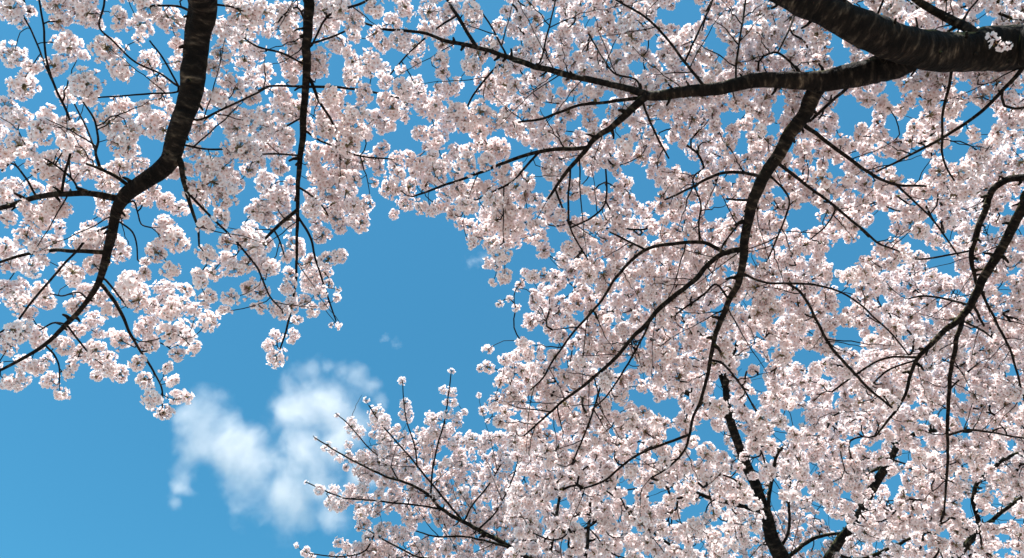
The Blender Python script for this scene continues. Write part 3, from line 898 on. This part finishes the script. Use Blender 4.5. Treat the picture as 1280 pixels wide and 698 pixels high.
def top_up(poly, allowed, rmin, rmax, tries, cover=0.78, dshift=0.1):
    """close the chance holes that are not sky gaps of the photograph"""
    T_ = np.concatenate([np.array(targets[k]) for k in KEYS])
    X, Y, D = to_px(T_[:, :3])
    arr = np.stack([X, Y, T_[:, 3] * F / D], 1)
    xs_ = [p[0] for p in poly]; ys_ = [p[1] for p in poly]
    for _ in range(tries):
        x = rng.uniform(min(xs_), max(xs_)); y = rng.uniform(min(ys_), max(ys_))
        if not in_poly(x, y, poly) or (np.hypot(arr[:, 0] - x, arr[:, 1] - y) < cover * arr[:, 2]).any():
            continue
        k, d, far = nearest_tree(x, y, allowed)
        if far > 110:
            continue
        d += dshift + abs(float(rng.normal(0, 0.2)))
        rm = float(rng.uniform(rmin, rmax)); rp = rm * F / d
        if (((x - gaps[:, 0]) / (gaps[:, 2] + 0.55 * rp)) ** 2 + ((y - gaps[:, 1]) / (gaps[:, 3] + 0.55 * rp)) ** 2).min() < 1:
            continue
        if (np.hypot(TRUNKS[:, 0] - x, TRUNKS[:, 1] - y) < TRUNKS[:, 2] * 0.5 + rp * 0.6).any():
            d = max(d, 9.2)
            k = 'D'
        else:
            d = behind_limbs(k, x, y, rp, d, rm)
        arr = np.vstack([arr, (x, y, rp)])
        targets[k].append((*px3(x, y, d), rm))


top_up([(655, 340), (1300, 340), (1300, 720), (640, 720), (640, 470), (668, 400)], 'BCD', 0.030, 0.052, 9000, 0.92)
top_up([(640, -20), (1300, -20), (1300, 345), (655, 345)], 'BC', 0.030, 0.050, 6000, 1.0)
top_up(FPOLY, 'F', 0.028, 0.046, 2000, 1.0)

# bare side shoots that cross in front of the blossom
SHOOTS = {k: [] for k in KEYS}
for key in KEYS:
    T_ = np.array(targets[key])
    tx_, ty_, _ = to_px(T_[:, :3])
    for P, r, X, Y, D in list(paths[key]):
        for i in range(5, len(P) - 2):
            seg = np.linalg.norm(P[i] - P[i - 1])
            if D[i] < 1.5 or r[i] > 0.05 or not (-40 < X[i] < 1320 and -40 < Y[i] < 740) or rng.random() > (5.5 if key in 'CDF' else 4.6) * seg:
                continue
            t = P[i] - P[i - 1]; t /= np.linalg.norm(t) + 1e-9
            view = (P[i] - CAM) / np.linalg.norm(P[i] - CAM)
            side = np.cross(t, view); side /= np.linalg.norm(side) + 1e-9
            side *= 1 if rng.random() < 0.5 else -1
            Lg = float(rng.uniform(0.14, 0.50))
            a = P[i]
            b = a + Lg * (t * rng.uniform(0.35, 0.9) + side * rng.uniform(0.5, 0.9) - view * rng.uniform(-0.05, 0.35))
            bx, by, bd = to_px(b)
            if np.hypot(tx_ - bx, ty_ - by).min() > 11:
                continue
            c = a + (b - a) * 0.5 + t * Lg * rng.uniform(0.0, 0.08) + rng.normal(0, 0.03, 3) * Lg
            ts_ = np.linspace(0, 1, 9)[:, None]
            Q = (1 - ts_) ** 2 * a + 2 * ts_ * (1 - ts_) * c + ts_ ** 2 * b
            Q[1:-1] += rng.normal(0, 0.0035, (7, 3))
            r0 = min(0.8 * r[i], float(rng.uniform(0.0030, 0.0052)))
            rr = np.linspace(r0, 0.0018, 9)
            X2, Y2, D2 = to_px(Q)
            SHOOTS[key].append((Q, rr, X2, Y2, D2))
for key in KEYS:
    for sh in SHOOTS[key]:
        add_tube(key, 'shoot', sh[0], sh[1], 6, 0.05, M_TWIG, float(sh[2][0]))
        paths[key].append(sh)
# the sprig that grows straight from the mossy limb
for sx, sy, sr in ((1239, 46, .024), (1244, 54, .026), (1251, 59, .022), (1260, 58, .020)):
    targets['B'].append((*px3(sx, sy, 4.09), sr))


# ------------------------------------------------------------------ grow twigs to the blossoms, then hang them
def grow(key):
    T = np.array(targets[key])
    n = len(T)
    tp, tr = T[:, :3], T[:, 3]
    NP, ND, NO = [], [], []           # node position, direction, owner (-1 a limb)
    for P, r, X, Y, D in paths[key]:
        g = np.gradient(P, axis=0); g /= np.maximum(np.linalg.norm(g, axis=1, keepdims=True), 1e-9)
        NP.append(P[3:]); ND.append(g[3:])
    NP = np.concatenate(NP); ND = np.concatenate(ND)
    X, Y, D = to_px(NP)
    ok = D > 1.5
    NP, ND = NP[ok], ND[ok]
    nodeP = [p for p in NP]; nodeD = [d for d in ND]; nodeO = [-1] * len(NP); nodeE = [False] * len(NP); nodeC = [0.0] * len(NP)
    best = np.empty(n); bi = np.empty(n, int)
    for j in range(n):
        dist = np.linalg.norm(NP - tp[j], axis=1)
        i = int(dist.argmin())
        best[j], bi[j] = dist[i], i
    todo = np.ones(n, bool)
    chain_pts = [None] * n
    parent = [-1] * n
    at_end = [False] * n
    order = []
    for _ in range(n):
        c = np.where(todo, best, 1e9)
        j = int(c.argmin())
        todo[j] = False
        i = bi[j]
        a, dirn, b = nodeP[i], nodeD[i], tp[j]
        Lg = np.linalg.norm(b - a) + 1e-6
        parent[j] = nodeO[i]; at_end[j] = nodeE[i]
        ctrl = a + dirn * Lg * 0.33 + (b - a) * 0.2 + rng.normal(0, 0.05, 3) * Lg
        k = int(np.clip(Lg / 0.045, 2, 9))
        pts = []
        for t in np.linspace(0, 1, k + 1):
            pts.append((1 - t) ** 2 * a + 2 * t * (1 - t) * ctrl + t * t * b + (rng.normal(0, 0.0035, 3) if 0 < t < 1 else 0))
        chain_pts[j] = np.array(pts)
        order.append(j)
        for m in range(1, k + 1):
            dv = pts[m] - pts[m - 1]; dv = dv / (np.linalg.norm(dv) + 1e-9)
            cost = nodeC[i] + Lg * m / k
            nodeP.append(pts[m]); nodeD.append(dv); nodeO.append(j); nodeE.append(m == k); nodeC.append(cost)
            dist = np.linalg.norm(tp - pts[m], axis=1) + 0.30 * cost
            up = todo & (dist < best)
            best[up] = dist[up]; bi[up] = len(nodeP) - 1
    cnt = np.ones(n)
    for j in reversed(order):
        if parent[j] >= 0:
            cnt[parent[j]] += cnt[j]
    rad = np.clip(0.0024 * cnt ** 0.36, 0.0022, 0.010)
    kids = {}
    for j in range(n):
        if parent[j] >= 0 and at_end[j]:
            kids.setdefault(parent[j], []).append(j)
    follow = {p: max(c, key=lambda q: cnt[q]) for p, c in kids.items()}
    followers = set(follow.values())
    chains = []
    for j in order:
        if j in followers:
            continue
        P = [chain_pts[j]]; r = [np.full(len(chain_pts[j]), rad[j])]
        e = j
        while e in follow:
            e = follow[e]
            P.append(chain_pts[e][1:]); r.append(np.full(len(chain_pts[e]) - 1, rad[e]))
        P = np.concatenate(P); r = np.concatenate(r)
        rs = r.copy()
        for _ in range(3):
            rs[1:-1] = (rs[:-2] + rs[1:-1] + rs[2:]) / 3
        # a little bare tip with a bud beyond the last flower
        dv = P[-1] - P[-2]; dv /= np.linalg.norm(dv) + 1e-9
        P = np.vstack([P, P[-1] + dv * 0.018]); rs = np.append(rs, 0.0016)
        chains.append((P, rs))
    return tp, tr, chain_pts, chains


def gn_scatter(o, sources):
    """points -> blossom clusters for the mass that is too much to build one by one"""
    ng = bpy.data.node_groups.new('blossom_scatter', 'GeometryNodeTree')
    ng.interface.new_socket('Geometry', in_out='INPUT', socket_type='NodeSocketGeometry')
    ng.interface.new_socket('Geometry', in_out='OUTPUT', socket_type='NodeSocketGeometry')
    N, L = ng.nodes, ng.links
    gi = N.new('NodeGroupInput'); go = N.new('NodeGroupOutput')
    jn = N.new('GeometryNodeJoinGeometry')

    def attr(name, ty):
        a = N.new('GeometryNodeInputNamedAttribute'); a.data_type = ty
        a.inputs['Name'].default_value = name
        return a.outputs['Attribute']
    pick, turn, size = attr('pick', 'INT'), attr('turn', 'FLOAT_VECTOR'), attr('size', 'FLOAT')
    e2r = N.new('FunctionNodeEulerToRotation')
    L.new(turn, e2r.inputs[0])
    for k, s_ in enumerate(sources):
        oi = N.new('GeometryNodeObjectInfo')
        oi.transform_space = 'ORIGINAL'
        oi.inputs['Object'].default_value = s_
        oi.inputs['As Instance'].default_value = False
        cmp_ = N.new('FunctionNodeCompare'); cmp_.data_type = 'INT'; cmp_.operation = 'EQUAL'
        ins = [i_ for i_ in cmp_.inputs if i_.type == 'INT']
        L.new(pick, ins[0]); ins[1].default_value = k
        iop = N.new('GeometryNodeInstanceOnPoints')
        L.new(gi.outputs[0], iop.inputs['Points'])
        L.new(cmp_.outputs[0], iop.inputs['Selection'])
        L.new(oi.outputs['Geometry'], iop.inputs['Instance'])
        L.new(e2r.outputs[0], iop.inputs['Rotation'])
        L.new(size, iop.inputs['Scale'])
        L.new(iop.outputs[0], jn.inputs[0])
    L.new(jn.outputs[0], go.inputs[0])
    md = o.modifiers.new('scatter', 'NODES')
    md.node_group = ng


LIMIT = 300
for key in KEYS:
    tp, tr, cp, chains = grow(key)
    root = roots[key]
    base = np.array(root.location)
    # twigs: the longest in view as objects of their own, the rest joined
    vis = []
    for P, r in chains:
        X, Y, D = to_px(P)
        inside = ((X > 0) & (X < W) & (Y > 0) & (Y < H) & (D > 0)).mean()
        vis.append(inside * (math.hypot(X[-1] - X[0], Y[-1] - Y[0]) + 1e-3 * np.abs(np.diff(X)).sum()) * 1.0)
    own = set(np.argsort(vis)[::-1][:LIMIT].tolist())
    AV, AF, AB = [], [], []
    off = 0
    for i, (P, r) in enumerate(chains):
        V, Fc, B = tube_data(P, r, 5, 0.0, float(i))
        if i in own:
            link('twig', mesh_from('twig', V - base, Fc, B), root, M_TWIG)
        else:
            AV.append(V - base); AB.append(B)
            AF.extend([tuple(q + off for q in f) for f in Fc]); off += len(V)
    if AV:
        o = link('small_twigs', mesh_from('small_twigs', np.concatenate(AV), AF, np.concatenate(AB)), root, M_TWIG)
        o['kind'] = 'stuff'
    # blossom clusters
    X, Y, D = to_px(tp)
    score = tr / D * ((X > -8) & (X < W + 8) & (Y > -8) & (Y < H + 8))
    ranked = np.argsort(score)[::-1].tolist()
    sizes = [int(np.argmin([abs(q - c) for c in CL_R])) for q in tr]
    varis = rng.integers(0, 4, len(tp)).tolist()
    own = set(ranked[:LIMIT - 24])
    kinds = {(sizes[j], varis[j]) for j in own}
    for j in ranked[LIMIT - 24:]:                 # one of each shape, so that the mass can repeat it
        if len(own) < LIMIT and (sizes[j], varis[j]) not in kinds:
            own.add(j); kinds.add((sizes[j], varis[j]))
    for j in ranked:
        if len(own) >= LIMIT:
            break
        own.add(j)
    rest_P, rest_R, rest_S, rest_I = [], [], [], []
    first = {}
    for j in range(len(tp)):
        rr = tr[j]
        size, var = sizes[j], varis[j]
        sc_ = float(np.clip(rr / CL_R[size], 0.75, 1.25))
        dv = cp[j][-1] - cp[j][-2]; dv /= np.linalg.norm(dv) + 1e-9
        ax = Vector(dv * 0.8 + rng.normal(0, 0.6, 3) + np.array([0, 0, -0.15])).normalized()
        q = ax.to_track_quat('Z', 'Y') @ Quaternion((0, 0, 1), float(rng.uniform(0, 6.28)))
        p = tp[j] - base
        if j in own:
            o = link('blossom_cluster', CLUSTERS[size][var], root)
            o.location = p
            o.rotation_euler = q.to_euler()
            o.scale = tuple(sc_ * float(f) for f in rng.uniform(0.84, 1.16, 3))
            first.setdefault((size, var), o)
        else:
            rest_P.append(tuple(p)); rest_R.append(tuple(q.to_euler())); rest_S.append(sc_); rest_I.append((size, var))
    if rest_P:
        srcs = list(first.items())
        names = [k_ for k_, _ in srcs]
        pick = []
        for s_, v_ in rest_I:
            c = [i for i, nme in enumerate(names) if nme == (s_, v_)]
            if not c:
                best_s = min(abs(nme[0] - s_) for nme in names)
                c = [i for i, nme in enumerate(names) if abs(nme[0] - s_) == best_s]
            pick.append(c[int(rng.integers(0, len(c)))])
        me = bpy.data.meshes.new('blossom_mass')
        me.from_pydata(rest_P, [], [])
        a = me.attributes.new('turn', 'FLOAT_VECTOR', 'POINT'); a.data.foreach_set('vector', np.array(rest_R, np.float32).ravel())
        a = me.attributes.new('size', 'FLOAT', 'POINT'); a.data.foreach_set('value', np.array(rest_S, np.float32))
        a = me.attributes.new('pick', 'INT', 'POINT'); a.data.foreach_set('value', np.array(pick, np.int32))
        o = link('blossom_mass', me, root)
        o['kind'] = 'stuff'
        gn_scatter(o, [s_ for _, s_ in srcs])
    print('tree', key, 'clusters', len(tp), 'chains', len(chains), 'limbs', len(paths[key]))


# ------------------------------------------------------------------ clouds: real lumps of vapour about two kilometres off
def cloud(blobs, dist, label, gain, nscale, soft, seed=0.0):
    C0 = px3(np.mean([b[0] for b in blobs]), np.mean([b[1] for b in blobs]), dist)
    bm = bmesh.new()
    B = []
    for i, (x, y, rp) in enumerate(blobs):
        c = px3(x, y, dist + 30 * math.sin(i * 2.1 + seed)) - C0
        r = rp * dist / F
        B.append((c, r))
        ret = bmesh.ops.create_icosphere(bm, subdivisions=3, radius=r * 1.3)
        for v in ret['verts']:
            v.co = v.co + Vector(c)
    me = bpy.data.meshes.new('cloud')
    bm.to_mesh(me); bm.free()
    o = link('cloud', me)
    o.location = C0
    md = o.modifiers.new('remesh', 'REMESH'); md.mode = 'VOXEL'
    md.voxel_size = max(3.0, min(b[2] for b in blobs) * dist / F * 0.35)
    m, N, L = new_mat('cloud_vapour')
    out = N.new('ShaderNodeOutputMaterial')
    tc = N.new('ShaderNodeTexCoord')

    def vmath(op, a, b=None, scale=None):
        v = N.new('ShaderNodeVectorMath'); v.operation = op
        L.new(a, v.inputs[0])
        if b is not None:
            if isinstance(b, tuple):
                v.inputs[1].default_value = b
            else:
                L.new(b, v.inputs[1])
        if scale is not None:
            v.inputs['Scale'].default_value = scale
        return v.outputs['Value'] if op == 'DISTANCE' else v.outputs['Vector']

    def fmath(op, a, b, c=None):
        v = N.new('ShaderNodeMath'); v.operation = op
        for k, q in enumerate((a, b, c)):
            if q is None:
                continue
            if isinstance(q, (int, float)):
                v.inputs[k].default_value = q
            else:
                L.new(q, v.inputs[k])
        return v.outputs[0]

    def noise_(vec, sc, det, rough=0.6):
        n = N.new('ShaderNodeTexNoise')
        n.inputs['Scale'].default_value = sc; n.inputs['Detail'].default_value = det; n.inputs['Roughness'].default_value = rough
        L.new(vec, n.inputs['Vector'])
        return n
    pos = vmath('ADD', tc.outputs['Object'], (seed * 311.0, 37.0, 11.0))
    warp = vmath('SCALE', vmath('SUBTRACT', noise_(pos, nscale * 0.55, 4, 0.6).outputs['Color'], (.5, .5, .5)), scale=1.15 / nscale)
    p2 = vmath('ADD', tc.outputs['Object'], warp)
    acc = None
    for c, r in B:
        f = fmath('MULTIPLY_ADD', vmath('DISTANCE', p2, tuple(c)), -1.0 / r, 1.0)
        acc = f if acc is None else fmath('SMOOTH_MAX', acc, f, 0.35)
    n1 = noise_(vmath('ADD', pos, warp), nscale, 7, 0.57).outputs['Fac']
    f = fmath('ADD', acc, fmath('MULTIPLY_ADD', n1, soft, -soft * 0.52))
    ss = N.new('ShaderNodeMapRange'); ss.interpolation_type = 'SMOOTHSTEP'
    L.new(f, ss.inputs['Value'])
    ss.inputs['From Min'].default_value = 0.0; ss.inputs['From Max'].default_value = 1.1
    ss.inputs['To Min'].default_value = 0.0; ss.inputs['To Max'].default_value = gain
    pv = N.new('ShaderNodeVolumePrincipled')
    pv.inputs['Color'].default_value = (0.962, 0.912, 0.888, 1)
    pv.inputs['Anisotropy'].default_value = 0.2
    L.new(ss.outputs['Result'], pv.inputs['Density'])
    L.new(pv.outputs[0], out.inputs['Volume'])
    me.materials.append(m)
    try:
        m.cycles.volume_step_rate = 0.5
    except Exception:
        pass
    o['label'] = label
    o['category'] = 'cloud'
    return o


cloud([(252, 520, 34), (275, 535, 40), (292, 560, 42), (312, 590, 44), (345, 610, 54), (362, 640, 44), (402, 600, 52), (360, 520, 40), (385, 505, 44), (415, 505, 44), (425, 550, 50),
       (415, 458, 13), (434, 462, 15), (453, 468, 16), (468, 484, 17), (482, 503, 15), (258, 550, 30), (248, 572, 30), (240, 594, 23), (231, 612, 18), (220, 628, 13), (446, 600, 34), (405, 645, 32), (395, 456, 16), (375, 570, 44)],
      1900.0, 'white ragged fair-weather cloud with a blue notch in open sky', 0.0095, 0.0100, 3.0)
cloud([(588, 328, 11), (598, 326, 12), (608, 322, 11)], 1900.0, 'faint small wisp of cloud close to the blossom edge', 0.006, 0.035, 4.0, seed=2.0)
cloud([(482, 424, 7), (490, 427, 8), (498, 432, 7)], 1900.0, 'tiniest faint wisp of cloud alone in open blue sky', 0.006, 0.05, 4.0, seed=3.0)
